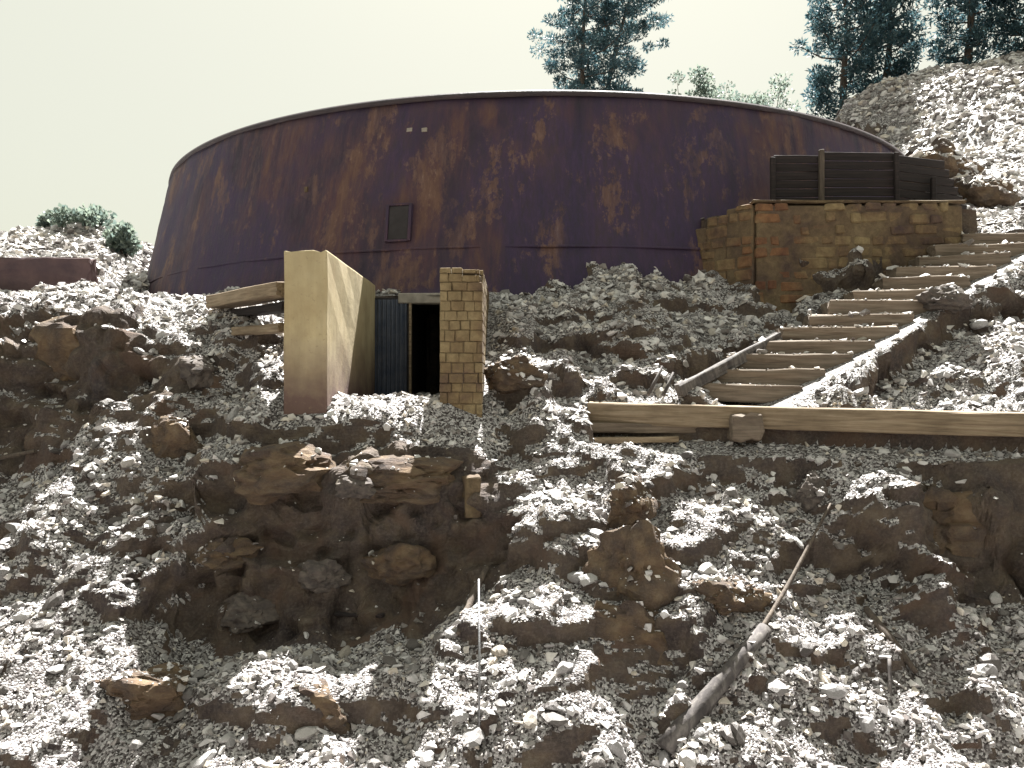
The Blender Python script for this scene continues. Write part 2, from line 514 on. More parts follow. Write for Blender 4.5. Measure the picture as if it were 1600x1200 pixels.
BA, BB = P(920, 629, 14.75), P(1800, 650, 12.4)
tb = np.clip((x - BA.x) / (BB.x - BA.x), 0, 1)
yb = BA.y + (BB.y - BA.y) * tb; zb_ = BA.z + (BB.z - BA.z) * tb
mb = sstep(BA.x - .1, BA.x + .1, x) * sstep(yb - 1.0, yb - .6, y) * sstep(yb + .05, yb - .05, y)
z = np.where(mb > 0, np.minimum(z, z * (1 - mb) + (zb_ - .62 - .35 * (yb - y)) * mb), z)
# crag relief
p3 = np.stack([x, y, z], 1)
G3 = p3.reshape(*sh, 3)
nrm = np.cross(np.gradient(G3, axis=1), np.gradient(G3, axis=0)).reshape(-1, 3); nrm /= np.linalg.norm(nrm, axis=1)[:, None]
steep = sstep(.78, .45, nrm[:, 2])
near = sstep(75, 45, np.hypot(x, y - 12))
fl = sstep(.0, .5, np.maximum(np.maximum(CX0 - .75 - x, x - CX1 - .8), np.maximum(13.8 - y, y - 19.6)))   # 0 around the entrance
quiet = np.clip(1 - mst, 0, 1) * (1 - .8 * mte) * (1 - .7 * mb) * (.12 + .88 * fl)
b1, e1 = blocks(p3 * np.array([.75, .75, 1.0]) + .15 * fbm(p3 * 1.3, 2, 5)[:, None], 11)
b2, e2 = blocks(p3 * np.array([1.7, 1.7, 4.2]) + .2 * fbm(p3 * 3, 2, 9)[:, None], 31)
b3, e3 = blocks(p3 * np.array([5.0, 5.0, 8.0]) + .2 * fbm(p3 * 6, 2, 19)[:, None], 51)
f1 = fbm(p3 * .55, 3, 3); f2 = fbm(p3 * 1.9, 4, 21); f3 = fbm(p3 * 7.5, 3, 41)
gul = fbm(np.stack([x * 1.1, y * .35, z * .2], 1), 3, 77, ridged=True)
disp = (.22 * f1 + (.10 - .05 * steep) * f2 + .02 * f3 + (.03 + .06 * steep) * b3 - .03 * sstep(.14, 0, e2) * steep - .16 * np.clip(gul - .25, 0, 1)
        + (.16 + .38 * steep) * b1 + (.06 + .22 * steep) * b2 - .05 * sstep(.10, 0, e1) * (.3 + steep))
# rubble-free rock noses: terraces of ledges in part of the slope
led = sstep(.0, .5, fbm(np.stack([x * .35, y * .35, z * .35], 1), 2, 99))
tt = (z + .25 * f1 + .1 * f2) / .85
saw = (tt - np.floor(tt))
disp += led * .22 * (sstep(.0, .18, saw) * (1 - saw) - .35)
disp *= quiet * near
d2 = disp.reshape(sh)                       # knock the comb-like teeth off the block edges
for _ in range(2):
    pd_ = np.pad(d2, 1, 'edge')
    d2 = (pd_[1:-1, 1:-1] * 4 + pd_[:-2, 1:-1] + pd_[2:, 1:-1] + pd_[1:-1, :-2] + pd_[1:-1, 2:]) / 8
disp = d2.ravel()
p3 = p3 + nrm * disp[:, None]
far = fbm(np.stack([x, y, z], 1) * .12, 3, 61)
p3[:, 2] += .8 * far * sstep(30, 50, np.hypot(x, y))
# platform behind the retaining wall
PX0, PX1, PY = 5.6, 10.45, 18.5
mp = (p3[:, 0] > PX0 + .12 - (p3[:, 1] - PY) * .92) & (p3[:, 0] < PX1 + .4) & (p3[:, 1] > PY + .17) & (p3[:, 1] < 21.6)
p3[mp, 2] = 4.08 + .05 * f2[mp]
mw = (p3[:, 0] > 5.0) & (p3[:, 0] < PX1) & (p3[:, 1] > 17.3) & (p3[:, 1] <= PY + .17)
p3[mw, 2] = np.minimum(p3[mw, 2], 3.2)
# entrance passage and tunnel
mc = (p3[:, 0] > CX0 - .3) & (p3[:, 0] < CX1 + .3) & (p3[:, 1] > CY0 - .1) & (p3[:, 1] < CY1 + .1)
p3[mc, 2] = np.minimum(p3[mc, 2], FLOOR + .10 * sstep(15.5, 14.2, p3[mc, 1]) + .04 * f2[mc])
mt = (p3[:, 0] > -2.65) & (p3[:, 0] < -1.4) & (p3[:, 1] > CY1) & (p3[:, 1] < 22.6)
p3[mt, 2] = FLOOR - .02
# tank pit
rr = np.hypot(p3[:, 0] - TC.x, p3[:, 1] - TC.y)
mk = rr < 14.0
p3[mk & ~mt, 2] = np.minimum(p3[mk & ~mt, 2], 2.6)
# bank fill over the passage front wall: never above tank rim near it
mr = (rr >= 14.0) & (rr < 16.5) & (p3[:, 1] < 44)
p3[mr, 2] = np.minimum(p3[mr, 2], 6.9)

ny, nx = sh
idx = np.arange(nx * ny).reshape(ny, nx)
quads = np.stack([idx[:-1, :-1], idx[:-1, 1:], idx[1:, 1:], idx[1:, :-1]], -1).reshape(-1, 4)
hill = link('hillside', mesh_np('hillside', p3, quads, M_EARTH, smooth=False))
tag(hill, 'steep brown rocky hillside with ledges and earth faces', kind='structure')

sel = (p3[quads[:, 0], 0] > -24) & (p3[quads[:, 0], 0] < 30) & (p3[quads[:, 0], 1] > 6) & (p3[quads[:, 0], 1] < 75)
BVH = BVHTree.FromPolygons(p3.tolist(), quads[sel].tolist())
def gz(xx, yy, default=0.0):
    h = BVH.ray_cast(Vector((xx, yy, 60)), Vector((0, 0, -1)))
    return h[0].z if h[0] is not None else default
def hit(u, v):
    """where the line of sight of a photograph pixel meets the ground"""
    d = Vector(((u - 800) / F, 1, (600 - v) / F)).normalized()
    h = BVH.ray_cast(Vector((0, 0, 0)) + d * 7, d)
    return h[0], h[1]

# ------------------------------------------------------------------ tank
tank = empty('circular_tank', (TC.x, TC.y, 0))
tag(tank, 'huge round rusty purple-brown tank towering over the rubble slope', 'tank')
def ring(name, prof, mat, segs=256, smooth=True):
    V, Fc = [], []
    k = len(prof)
    for i in range(segs):
        a = 2 * math.pi * i / segs
        for r, zz in prof:
            V.append((r * math.sin(a), -r * math.cos(a), zz))
    for i in range(segs):
        j = (i + 1) % segs
        for m in range(k):
            m2 = (m + 1) % k
            Fc.append((i * k + m, j * k + m, j * k + m2, i * k + m2))
    return mesh_np(name, V, Fc, mat, smooth)
zr = [ZB - 1.5] + list(np.linspace(ZB, ZT - .16, 22))
prof = [(tank_r(q), q) for q in zr] + [(tank_r(ZT) - .38, ZT - .16), (tank_r(ZT) - .38, ZB - 1.5)]
wall = ring('wall', prof, M_TANK)
# dents and bulges of the old shell
co = np.zeros(len(wall.vertices) * 3, dtype=np.float32); wall.vertices.foreach_get('co', co); co = co.reshape(-1, 3)
dn = fbm(co * .7, 3, 5) * .035 + fbm(co * 3, 2, 15) * .008
rad = np.hypot(co[:, 0], co[:, 1])
co[:, :2] *= (1 + dn / rad)[:, None]
over = (np.abs(co[:, 0] + TC.x + 2.0) < 1.1) & (co[:, 1] < 0)      # the tunnel passes under the shell here
co[over, 2] = np.maximum(co[over, 2], 2.06)
wall.vertices.foreach_set('co', co.ravel()); wall.update()
link('wall', wall, tank)
def lip(z0, z1, o0, o1, name, mat):
    return link(name, ring(name, [(tank_r(z0) + o0, z0), (tank_r(z0) + o1, z0 + .01), (tank_r(z1) + o1, z1 - .01), (tank_r(z1) + o0, z1)], mat), tank)
lip(ZT - .17, ZT, -.42, .045, 'rim', M_RIM)
lip(3.26, 3.34, -.05, .02, 'band', M_TANK)
link('floor', ring('floor', [(0.01, 2.9), (13.9, 2.9), (13.9, 2.7), (0.01, 2.7)], M_DARK), tank)

def on_tank(u, v, out=0.0):
    """point on the tank's outer face seen at pixel u,v and the angle round the tank"""
    d = Vector(((u - 800) / F, 1, (600 - v) / F))
    t = 17.0
    for _ in range(4000):
        p = d * t
        if math.hypot(p.x - TC.x, p.y - TC.y) <= tank_r(p.z) + out: break
        t += .004
    return p, math.atan2(p.x - TC.x, -(p.y - TC.y))
# dark hatch with frame
p, an = on_tank(622, 375)
hatch = link('hatch', box_mesh('hatch', .52, .10, .86, M_DARK, .015), tank, loc=(p.x - TC.x, p.y - TC.y, p.z), rot=(math.radians(-8), 0, an))
for dx, dz, sx, sz in ((-.30, -.05, .08, .96), (.30, -.05, .08, .96), (0, -.06, .52, .06), (0, .86, .52, .06)):
    link('frame', box_mesh('frame', sx, .13, sz, M_TANK, .008), hatch, loc=(dx, -.01, dz))
# a pale flake and two small pale squares set on the shell
for (u, v, wd, hg, m) in ((640, 206, .15, .10, M_CONC), (663, 206, .15, .10, M_CONC), (478, 300, .10, .14, M_MORTAR)):
    p, an = on_tank(u, v)
    link('patch', box_mesh('patch', wd, .05, hg, m, .006, .008, int(u)), tank, loc=(p.x - TC.x, p.y - TC.y, p.z), rot=(math.radians(-8), 0, an))

# ------------------------------------------------------------------ entrance
# left wing wall
wing = empty('wing_wall', (CX0 - .38, CY0, FLOOR - 1.0))
tag(wing, 'tall smooth ochre plastered wing wall left of the dark doorway', 'wall')
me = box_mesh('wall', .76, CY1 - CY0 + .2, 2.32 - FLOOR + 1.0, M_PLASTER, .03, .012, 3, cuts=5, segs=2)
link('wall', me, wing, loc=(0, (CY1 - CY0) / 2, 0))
link('scar', box_mesh('scar', .05, .06, .07, M_DARK, .004), wing, loc=(.34, -.02, 2.06 - FLOOR + 1.0))
# right pillar wall of blocks
pil = empty('block_pillar', (CX1, CY0 + .3, FLOOR - .6))
tag(pil, 'yellowish block-built pillar right of the dark doorway', 'pillar')
PH = (600 - 420) / F * 14.25 - FLOOR + .6
bmc = box_mesh('core', .70, 4.3, PH - .10, M_MORTAR, .05)
link('core', bmc, pil, loc=(.38, 2.045, 0))
bv = [box_mesh('block', 1, 1, 1, M_OCHRE, .06, .04, 100 + k) for k in range(6)]
zc, row = 0.0, 0
while zc < PH - .02:
    hh = min(random.uniform(.15, .21), PH - zc)
    if PH - zc - hh < .06: hh = PH - zc
    xs = 0.0
    shift = (row % 2) * .11
    edges = [0.0]
    while edges[-1] < .70:
        edges.append(edges[-1] + random.uniform(.17, .27) - (shift if len(edges) == 1 else 0))
    edges[-1] = .76
    topcut = .16 if zc + hh > PH - .12 else 0.0
    for a, b in zip(edges[:-1], edges[1:]):
        if topcut and b > .7: b -= .05; 
        if b - a < .05: continue
        link('block', random.choice(bv), pil, loc=((a + b) / 2, -.02 + random.uniform(-.012, .012), zc + .008),
             scale=(b - a - .007, random.uniform(.20, .225), hh - .008 - (.03 if (topcut and b > .6) else 0)), rot=(0, 0, random.uniform(-.02, .02)))
    yy = .12
    while yy < 4.2:                                   # outer side and cap
        ln = random.uniform(.3, .5)
        if yy + ln > 4.35: break
        link('block', random.choice(bv), pil, loc=(.66, yy + ln / 2, zc + .008), scale=(.20, ln - .014, hh - .014))
        if zc + hh >= PH - .001:
            link('block', random.choice(bv), pil, loc=(.28, yy + ln / 2, zc + .004), scale=(.54, ln - .014, hh - .03))
        yy += ln
    zc += hh; row += 1
# facade with doorway
fac = empty('doorway_wall', (-2.2, CY1, FLOOR))
tag(fac, 'dark rear wall with the black open doorway between the wing walls', 'doorway')
DX0, DX1, DH = -2.40, -1.62, 2.18
fr = link('wall', box_mesh('wall', DX0 - CX0 + .05, .35, 2.42, M_DARK, .01), fac, loc=((CX0 + DX0) / 2 + 2.2 - .02, .18, -.1))
link('wall', box_mesh('wall', CX1 + .1 - DX1, .35, 2.42, M_DARK, .01), fac, loc=((CX1 + .1 + DX1) / 2 + 2.2, .18, -.1))
link('lintel', box_mesh('lintel', DX1 - DX0 + .5, .42, .24, M_CONC, .02, .01, 4), fac, loc=((DX0 + DX1) / 2 + 2.2, .14, DH))
for xx in (DX0 + .03, DX1 - .03):
    link('jamb', box_mesh('jamb', .06, .16, DH, M_TIMBER, .008), fac, loc=(xx + 2.2, -.02, 0))
# tunnel behind the doorway
for nm, sx, sy, sz, lx, ly, lz in (('tunnel_wall', .2, 3.6, 2.6, DX0 - .12, 2.2, -.3), ('tunnel_wall', .2, 3.6, 2.6, DX1 + .12, 2.2, -.3),
                                   ('tunnel_end', 1.4, .2, 2.6, (DX0 + DX1) / 2, 4.1, -.3), ('tunnel_roof', 1.5, 3.9, .15, (DX0 + DX1) / 2, 2.1, DH + .10)):
    link(nm, box_mesh(nm, sx, sy, sz, M_DARK, .01), fac, loc=(lx + 2.2, ly, lz))
# ribbed sheet standing left of the doorway
bm = bmesh.new()
NR = 36
wS, hS = .74, 2.25
vs = []
for k in range(NR + 1):
    xx = -wS / 2 + wS * k / NR
    yy = .025 * math.sin(k / NR * 2 * math.pi * 7)
    vs.append([bm.verts.new((xx, yy + o, zz)) for o in (0, .012) for zz in (0, hS)])
for k in range(NR):
    a, b = vs[k], vs[k + 1]
    for i, j in ((0, 1), (1, 3), (3, 2), (2, 0)):
        bm.faces.new((a[i], b[i], b[j], a[j]))
bm.faces.new((vs[0][0], vs[0][1], vs[0][3], vs[0][2])); bm.faces.new((vs[-1][0], vs[-1][2], vs[-1][3], vs[-1][1]))
sheet = link('ribbed_sheet', bm_mesh('ribbed_sheet', bm, M_SHEET), loc=(-2.82, CY1 - .12, FLOOR + .02), rot=(math.radians(-2), 0, 0))
tag(sheet, 'blue-grey ribbed metal sheet leaning on the wall left of the dark doorway', 'metal sheet')

def bar(name, a, b, wdt, hgt, mat, label=None, cat=None, jit=.008, bevel=.012, cuts=4, seed=0, roll=0.0, parent=None):
    """a squared beam whose top runs from a to b"""
    a, b = Vector(a), Vector(b)
    Ld = (b - a).length
    me = box_mesh(name, Ld, wdt, hgt, mat, bevel, jit, seed, cuts=cuts)
    d = (b - a).normalized()
    q = d.to_track_quat('X', 'Z')
    o = link(name, me, parent)
    up = q @ Vector((0, 0, 1))
    o.location = (a + b) / 2 - up * hgt
    o.rotation_euler = (q @ Quaternion((1, 0, 0), roll)).to_euler()
    if label: tag(o, label, cat)
    return o

bar('timber_beam', P(452, 441, 14.5), P(340, 463, 17.0), .5, .26, M_TIMBER, 'ochre timber beam jutting from the left side of the plastered wing wall', 'beam', seed=5)
bar('timber_beam', P(452, 472, 14.7), P(372, 484, 16.6), .3, .16, M_DARKWOOD, 'dark lower timber under the ochre beam left of the wing wall', 'beam', seed=6)
bar('timber_beam', P(446, 505, 14.5), P(372, 512, 15.8), .3, .16, M_TIMBER, 'grey half-buried timber low against the left side of the wing wall', 'beam', seed=16)

# ------------------------------------------------------------------ long beam and kerb below the stairs
bar('path_beam', P(920, 629, 14.75), P(1800, 650, 12.4),   .34, .38, M_TIMBER, 'very long pale timber beam edging the path below the stairs', 'beam', jit=.012, cuts=9, seed=8)
bar('plank', P(918, 661, 14.5), P(1125, 662, 14.25), .20, .17, M_STEP, 'short brown plank directly under the left end of the long beam', 'plank', seed=9)
bar('plank', P(925, 684, 14.25), P(1060, 682, 14.1), .20, .10, M_TIMBER, 'thin lower plank under the left end of the long beam', 'plank', seed=10)
o = link('support_block', box_mesh('support_block', .50, .36, .46, M_STEP, .03, .02, 12, cuts=2), loc=tuple(P(1163, 688, 13.86)))
tag(o, 'squat brown block propping the long beam', 'block')

# ------------------------------------------------------------------ stairway
stair = empty('stairway', (ST0.x, ST0.y, ST0.z))
tag(stair, 'rough brown timber stairway climbing right beside the stone retaining wall', 'stairway')
ang = math.radians(-8)
STEPS = []
for i in range(NST):
    t = i / (NST - 1)
    c = ST0.lerp(ST1, t)
    wd = 2.1 - .2 * t + random.uniform(-.22, .22)
    me = box_mesh('step', wd, .72, .34, M_STEP, .02, .018, 200 + i, cuts=3)
    STEPS.append(link('step', me, stair, loc=(c.x - ST0.x, c.y - ST0.y + .30, c.z - ST0.z - .06), rot=(random.uniform(-.03, .03), random.uniform(-.028, .028), ang + random.uniform(-.05, .05))))
bar('stringer', P(1058, 602, 14.55) - ST0, P(1215, 519, 16.1) - ST0, .16, .22, M_DRIFT, jit=.015, seed=30, parent=stair)
bar('stringer', P(1365, 458, 17.3) - ST0, P(1452, 408, 18.0) - ST0, .14, .2, M_DRIFT, jit=.015, seed=31, parent=stair)

# ------------------------------------------------------------------ stone retaining wall
rw = empty('retaining_wall', (PX0, PY, 0))
tag(rw, 'ochre and rust-stained stone retaining wall beside the stairs', 'wall')
WT_, WB_ = 4.2, .9
link('core', box_mesh('core', PX1 - PX0 - .1, .34, WT_ - WB_ - .08, M_MORTAR, .03), rw, loc=((PX1 - PX0) / 2, .122, WB_))
SQ = Vector((-1.15, 1.25)).normalized()      # left return runs back to the tank, its top stepping down
la = math.atan2(SQ.y, SQ.x)
for a0, a1, top in ((0, .7, WT_), (.7, 1.25, WT_ - .16), (1.25, 2.0, WT_ - .34)):
    m_ = (a0 + a1) / 2
    link('core', box_mesh('core', a1 - a0, .3, top - WB_ - .06, M_MORTAR, .03, .01), rw, loc=(SQ.x * m_ + SQ.y * .10, SQ.y * m_ - SQ.x * .10 + .02, WB_), rot=(0, 0, la))
sv = [box_mesh('stone', 1, 1, 1, M_MASON, .12, .085, 300 + k) for k in range(8)]
def courses(length, place, h0=.20, h1=.30):
    zc = WB_
    while zc < WT_ - .01:
        hh = random.uniform(h0, h1)
        if WT_ - zc - hh < .12: hh = WT_ - zc
        a = 0.0
        while a < length - .01:
            ln = random.uniform(.2, .62)
            if length - a - ln < .15: ln = length - a
            place(a, ln, zc, hh)
            a += ln
        zc += hh
def pl_main(a, ln, zc, hh):
    if random.random() < (.34 if a < 1.3 else .10): return
    link('stone', random.choice(sv), rw, loc=(a + ln / 2, .05 + random.uniform(-.025, .02), zc + .008 + random.uniform(-.02, .02)), scale=(ln - random.uniform(.02, .07), .24, hh * random.uniform(.8, 1.0) - .015),
         rot=(random.uniform(-.03, .03), random.uniform(-.06, .06), random.uniform(-.04, .04)))
courses(PX1 - PX0, pl_main)
def pl_side(a, ln, zc, hh):
    m_ = a + ln / 2
    if zc + hh > WT_ - (0 if m_ < .7 else .16 if m_ < 1.25 else .34) + .03: return
    if random.random() < .25: return
    link('stone', random.choice(sv), rw, loc=(SQ.x * m_ + .03, SQ.y * m_ + .05, zc + .008), scale=(ln - .03, .24, hh - .03),
         rot=(random.uniform(-.03, .03), random.uniform(-.05, .05), la + random.uniform(-.04, .04)))
courses(1.95, pl_side, .22, .34)
link('coping', box_mesh('coping', PX1 - PX0 + .06, .5, .06, M_MORTAR, .015, .012, 43, cuts=6), rw, loc=((PX1 - PX0) / 2, .22, WT_ - .01))

# dark boarded screen on top
bs = empty('board_screen', (6.3, 19.3, 4.1))
tag(bs, 'dark tarred board screen standing on top of the stone retaining wall', 'screen')
def bay(x0, x1, y0, y1, ztop0, ztop1, nb):
    Lb = math.hypot(x1 - x0, y1 - y0); an = math.atan2(y1 - y0, x1 - x0)
    for k in range(nb):
        hb = (ztop0 / nb)
        sc = 1.0 - max(0, (ztop0 - ztop1)) / ztop0 * (k / nb) * 1.0
        link('board', box_mesh('board', Lb * sc - .04, .05, hb - .02, M_DARKWOOD, .008, .006, 400 + k + int(x0 * 10), cuts=1), bs,
             loc=(x0 + math.cos(an) * Lb * sc / 2, y0 + math.sin(an) * Lb * sc / 2, k * hb + .01), rot=(random.uniform(-.03, .03), random.uniform(-.006, .006), an))
bay(.0, 1.12, 0, .0, 1.42, 1.42, 7)
bay(1.12, 2.95, 0, .05, 1.5, 1.5, 7)
bay(2.95, 5.3, .05, .9, 1.45, .85, 7)  # dark boards put in where rocks lie in shade
for xx, yy, hh in ((-.02, -.06, 1.5), (1.13, -.08, 1.68), (2.96, -.05, 1.62), (4.0, .28, 1.1)):
    link('post', box_mesh('post', .11, .11, hh, M_BARK if abs(xx - 1.13) < .01 else M_DARKWOOD, .012, .006, int(xx * 50) + 20), bs, loc=(xx, yy, -.15), rot=(0, random.uniform(-.02, .02), 0))

# low rusty wall far left
lw = bar('low_wall', P(-90, 405, 21.6), P(146, 404, 21.2), .35, 1.1, M_STAIN, 'low brown wall on the far left skyline slope', 'wall', jit=.03, bevel=.03, cuts=6, seed=50)

# ------------------------------------------------------------------ rocks
def rock_mesh(name, seed, mat, sub=3, nplanes=16, rough=.05, flat=True):
    r = np.random.default_rng(seed)
    bm = bmesh.new()
    bmesh.ops.create_icosphere(bm, subdivisions=sub, radius=1)
    V = np.array([tuple(v.co) for v in bm.verts])
    pn = r.normal(size=(nplanes, 3)); pn /= np.linalg.norm(pn, axis=1)[:, None]
    pd = r.uniform(.55, 1.0, nplanes)
    dots = V @ pn.T
    rad = np.where(dots > .05, pd[None, :] / np.maximum(dots, .05), 9).min(1)
    rad = np.minimum(rad, 1.15)
    if sub > 2:
        bq, eq = blocks(V * np.array([1.7, 1.7, 2.6]) + seed * .37 + .15 * fbm(V * 3, 2, seed + 3)[:, None], seed)
        rad *= 1 + rough * 1.9 * bq - .06 * sstep(.12, 0, eq)
        rad *= 1 + rough * .35 * fbm(V * 3.4 + seed, 4, seed)
    else:
        rad *= 1 + rough * fbm(V * 2.6 + seed, 3, seed)
    for v, q in zip(bm.verts, V * rad[:, None]): v.co = q
    return bm_mesh(name, bm, mat, smooth=False)

BOULD = []
def boulder(u, v, wpx, hpx, label, mat, seed, depth=.8, sink=.15, rz=None, name='boulder', flatx=None):
    p, nn = hit(u, v + hpx * .35)
    if p is None: return
    d = p.y
    sx, sz = wpx / F * d / 2, hpx / F * d / 2
    me = rock_mesh(name, seed, mat, 5 if wpx > 160 else 4, 12, .13)
    o = link(name, me, loc=(p.x, p.y + sx * depth * sink, (600 - v) / F * d), scale=(sx * 1.08, sx * depth, sz * 1.08), rot=(0, 0, 0))
    tag(o, label, 'boulder')
    BOULD.append(o)
    return o
boulder(428, 738, 150, 72, 'broad flat-topped brown boulder under the plastered wing wall', M_BOULDER_B, 501)
boulder(625, 757, 200, 66, 'long brown rock slab below the dark doorway', M_BOULDER_B, 502, .5)
boulder(550, 765, 55, 42, 'small pale angular rock at the left tip of the long brown slab', M_BOULDER_G, 503)
boulder(313, 578, 66, 60, 'rounded pale grey boulder left of the wing wall above a dark gap', M_BOULDER_G, 504)
boulder(345, 866, 100, 46, 'flat ochre rock shelf at the left edge of the shaded cliff', M_BOULDER_B, 505)
boulder(1505, 830, 190, 150, 'large rounded brown earth-stained boulder at the right edge', M_BOULDER_B, 506, .5, 1.3)
boulder(1000, 900, 130, 150, 'upright brown rock nose in the middle of the lower slope', M_BOULDER_B, 507, .6, 1.3)
boulder(1010, 1010, 150, 110, 'rust-tinged hump of rock below the upright rock nose', M_BOULDER_B, 508, .6, 1.3)
boulder(1140, 935, 100, 60, 'low mossy-brown rock right of the upright rock nose', M_BOULDER_B, 509)
boulder(110, 560, 150, 110, 'dark shaded crag of rock at the left edge', M_BOULDER_B, 510, .5, .5)
boulder(255, 690, 110, 100, 'brown weathered outcrop between the left crag and the wing wall', M_BOULDER_B, 511, .5, 1.3)
boulder(500, 905, 80, 48, 'dark grey rock in the shaded hollow under the brown boulders', M_BOULDER_G, 512)
boulder(620, 880, 90, 60, 'shaded rock at the right side of the hollow below the long slab', M_BOULDER_B, 513)
boulder(385, 965, 80, 55, 'blue-grey shaded rock at the foot of the dark hollow', M_BOULDER_G, 514)
boulder(985, 790, 90, 80, 'tan blocky rock on the slope below the left end of the long beam', M_BOULDER_B, 515)
boulder(1270, 770, 60, 50, 'dark notch-shaped rock under the middle of the long beam', M_BOULDER_G, 516)
boulder(200, 1110, 190, 110, 'large brown hump of rock at the bottom left', M_BOULDER_B, 517, .5, 1.3)
boulder(480, 1130, 130, 80, 'brown rock half sunk in rubble at the bottom left of centre', M_BOULDER_B, 518, .6, 1.3)
boulder(1480, 470, 70, 40, 'pale rock beside the upper stairway', M_BOULDER_G, 519)
boulder(1545, 300, 90, 60, 'dark rock right of the board screen', M_BOULDER_B, 520)
boulder(1470, 268, 120, 80, 'dark broken rock at the sloping end of the board screen', M_BOULDER_B, 521)
boulder(800, 585, 90, 60, 'brown rounded rock against the right side of the block pillar', M_BOULDER_B, 522, .7)

# stub post by the slab
p, _ = hit(738, 800)
o = link('stone_post', box_mesh('stone_post', .26, .24, .66, M_MORTAR, .02, .015, 60, cuts=2), loc=(p.x, p.y + .05, p.z - .08), rot=(.03, -.02, .2))
tag(o, 'short ochre stone post right of the long brown slab', 'post')

# ------------------------------------------------------------------ dead wood and rod
def log(pix, rad, mat, label, lift=.05, name='dead_branch', cat='branch', seed=0, sides=9):
    pts = []
    for (u, v) in pix:
        p, nn = hit(u, v)
        pts.append(p + nn * lift)
    # smooth into a denser line
    dense, rads = [], []
    for i in range(len(pts) - 1):
        for k in range(4):
            t = k / 4
            dense.append(pts[i].lerp(pts[i + 1], t)); rads.append(rad[i] + (rad[i + 1] - rad[i]) * t)
    dense.append(pts[-1]); rads.append(rad[-1])
    for _ in range(3):
        dense = [dense[0]] + [(dense[i - 1] + dense[i] * 2 + dense[i + 1]) / 4 for i in range(1, len(dense) - 1)] + [dense[-1]]
    org = dense[0].copy()
    o = link(name, tube(name, [q - org for q in dense], rads, mat, sides, True, .12, seed), loc=org)
    tag(o, label, cat)
    return o
log([(1045, 1175), (1195, 985)], [.15, .10], M_DRIFT, 'thick bleached dead branch lying diagonally on the lower right slope', .06, seed=1)
log([(1180, 1000), (1225, 920), (1262, 850), (1300, 790)], [.035, .032, .028, .018], M_BARK, 'thin dark tube standing for the dark cracks uphill from the thick bleached branch', .07, seed=2)  # dark cracks in the slope put in as a thin added tube
log([(1352, 955), (1385, 1000), (1430, 1055)], [.05, .06, .035], M_BARK, 'dark crooked root on the slope near the right edge', .06, seed=3)
log([(1388, 1030), (1392, 1085)], [.03, .02], M_DRIFT, 'short pale stick below the dark crooked root', .05, seed=4, sides=6)
log([(760, 890), (735, 945), (718, 990)], [.05, .06, .03], M_BARK, 'dark bark-coloured tube standing for the shaded cleft beside the upright rod', .05, seed=5)  # shade of a cleft in the slope put in as a dark tube
log([(0, 718), (60, 706)], [.05, .035], M_BARK, 'dark stick at the far left edge of the slope', .06, seed=6)
for (a, b, lab) in (((1012, 618), (1035, 572), 'pale stick leaning at the foot of the stairway, left of its twin'), ((1036, 618), (1052, 582), 'pale stick leaning at the foot of the stairway, right of its twin')):
    q, r_ = P(*a, 14.75), P(*b, 14.95)
    o = link('stick', tube('stick', [Vector((0, 0, 0)), (r_ - q) * .5 + Vector((.01, 0, 0)), r_ - q], [.035, .03, .02], M_DRIFT, 6, True, .1, 3), loc=q)
    tag(o, lab, 'stick')
p, nn = hit(748, 1195)
q, _ = hit(748, 990)
top = P(748, 905, q.y - .1)
o = link('steel_rod', tube('steel_rod', [Vector((0, 0, -.2)), (top - p) * .5 + Vector((.01, 0, 0)), top - p], [.015, .015, .015], M_STEEL, 8), loc=p)
tag(o, 'thin upright grey steel rod standing in the lower slope', 'rod')
bar('plank', hit(525, 965)[0] + Vector((0, -.05, .10)), hit(600, 968)[0] + Vector((0, -.05, .1)), .12, .05, M_DARKWOOD, 'small dark plank at the foot of the shaded hollow', 'plank', seed=70)

# ------------------------------------------------------------------ rubble
bpy.context.view_layer.update()
extra = []
nforce = 0
for o in BOULD + STEPS:
    mw_ = np.array(o.matrix_world)
    bv_ = np.array([tuple(v.co) for v in o.data.vertices]) @ mw_[:3, :3].T + mw_[:3, 3]
    bf_ = np.array([tuple(f.vertices)[:3] for f in o.data.polygons] + [(f.vertices[0], f.vertices[2], f.vertices[3]) for f in o.data.polygons if len(f.vertices) > 3])
    t3 = bv_[bf_]
    nf = np.cross(t3[:, 1] - t3[:, 0], t3[:, 2] - t3[:, 0]); nf /= np.maximum(np.linalg.norm(nf, axis=1), 1e-9)[:, None]
    t3 = t3[nf[:, 2] > .45]
    extra.append(np.concatenate([t3, t3[:, 2:]], 1))
    if o in STEPS: nforce += len(t3)
tri0 = np.concatenate([p3[quads]] + extra)
cen = tri0.mean(1)
nq = np.cross(tri0[:, 2] - tri0[:, 0], tri0[:, 3] - tri0[:, 1])
area = np.linalg.norm(nq, axis=1) * .5
nq = nq / np.maximum(np.linalg.norm(nq, axis=1), 1e-9)[:, None]
cx, cy, cz = cen.T
uu, vv_ = cx / np.maximum(cy, .1) * F + 800, 600 - cz / np.maximum(cy, .1) * F
view = (cy > 8.0) & (cy < 46) & (uu > -250) & (uu < 1850) & (vv_ < 1400)
rc = np.hypot(cx - TC.x, cy - TC.y)
ok = view & (rc > 15.2)
ok &= ~((cx > CX0 - .85) & (cx < CX1 + .85) & (cy > CY0 - .1) & (cy < CY1 + .3) & ~((cx > CX0) & (cx < CX1) & (cy < 16.2)))
ok &= ~((cx > PX0 - .9) & (cx < PX1 + .2) & (cy > PY - .15) & (cy < 21.2))
sC = ((cx - ST0.x) * ax[0] + (cy - ST0.y) * ax[1]) / L
oC = -(cx - ST0.x) * ax[1] + (cy - ST0.y) * ax[0]
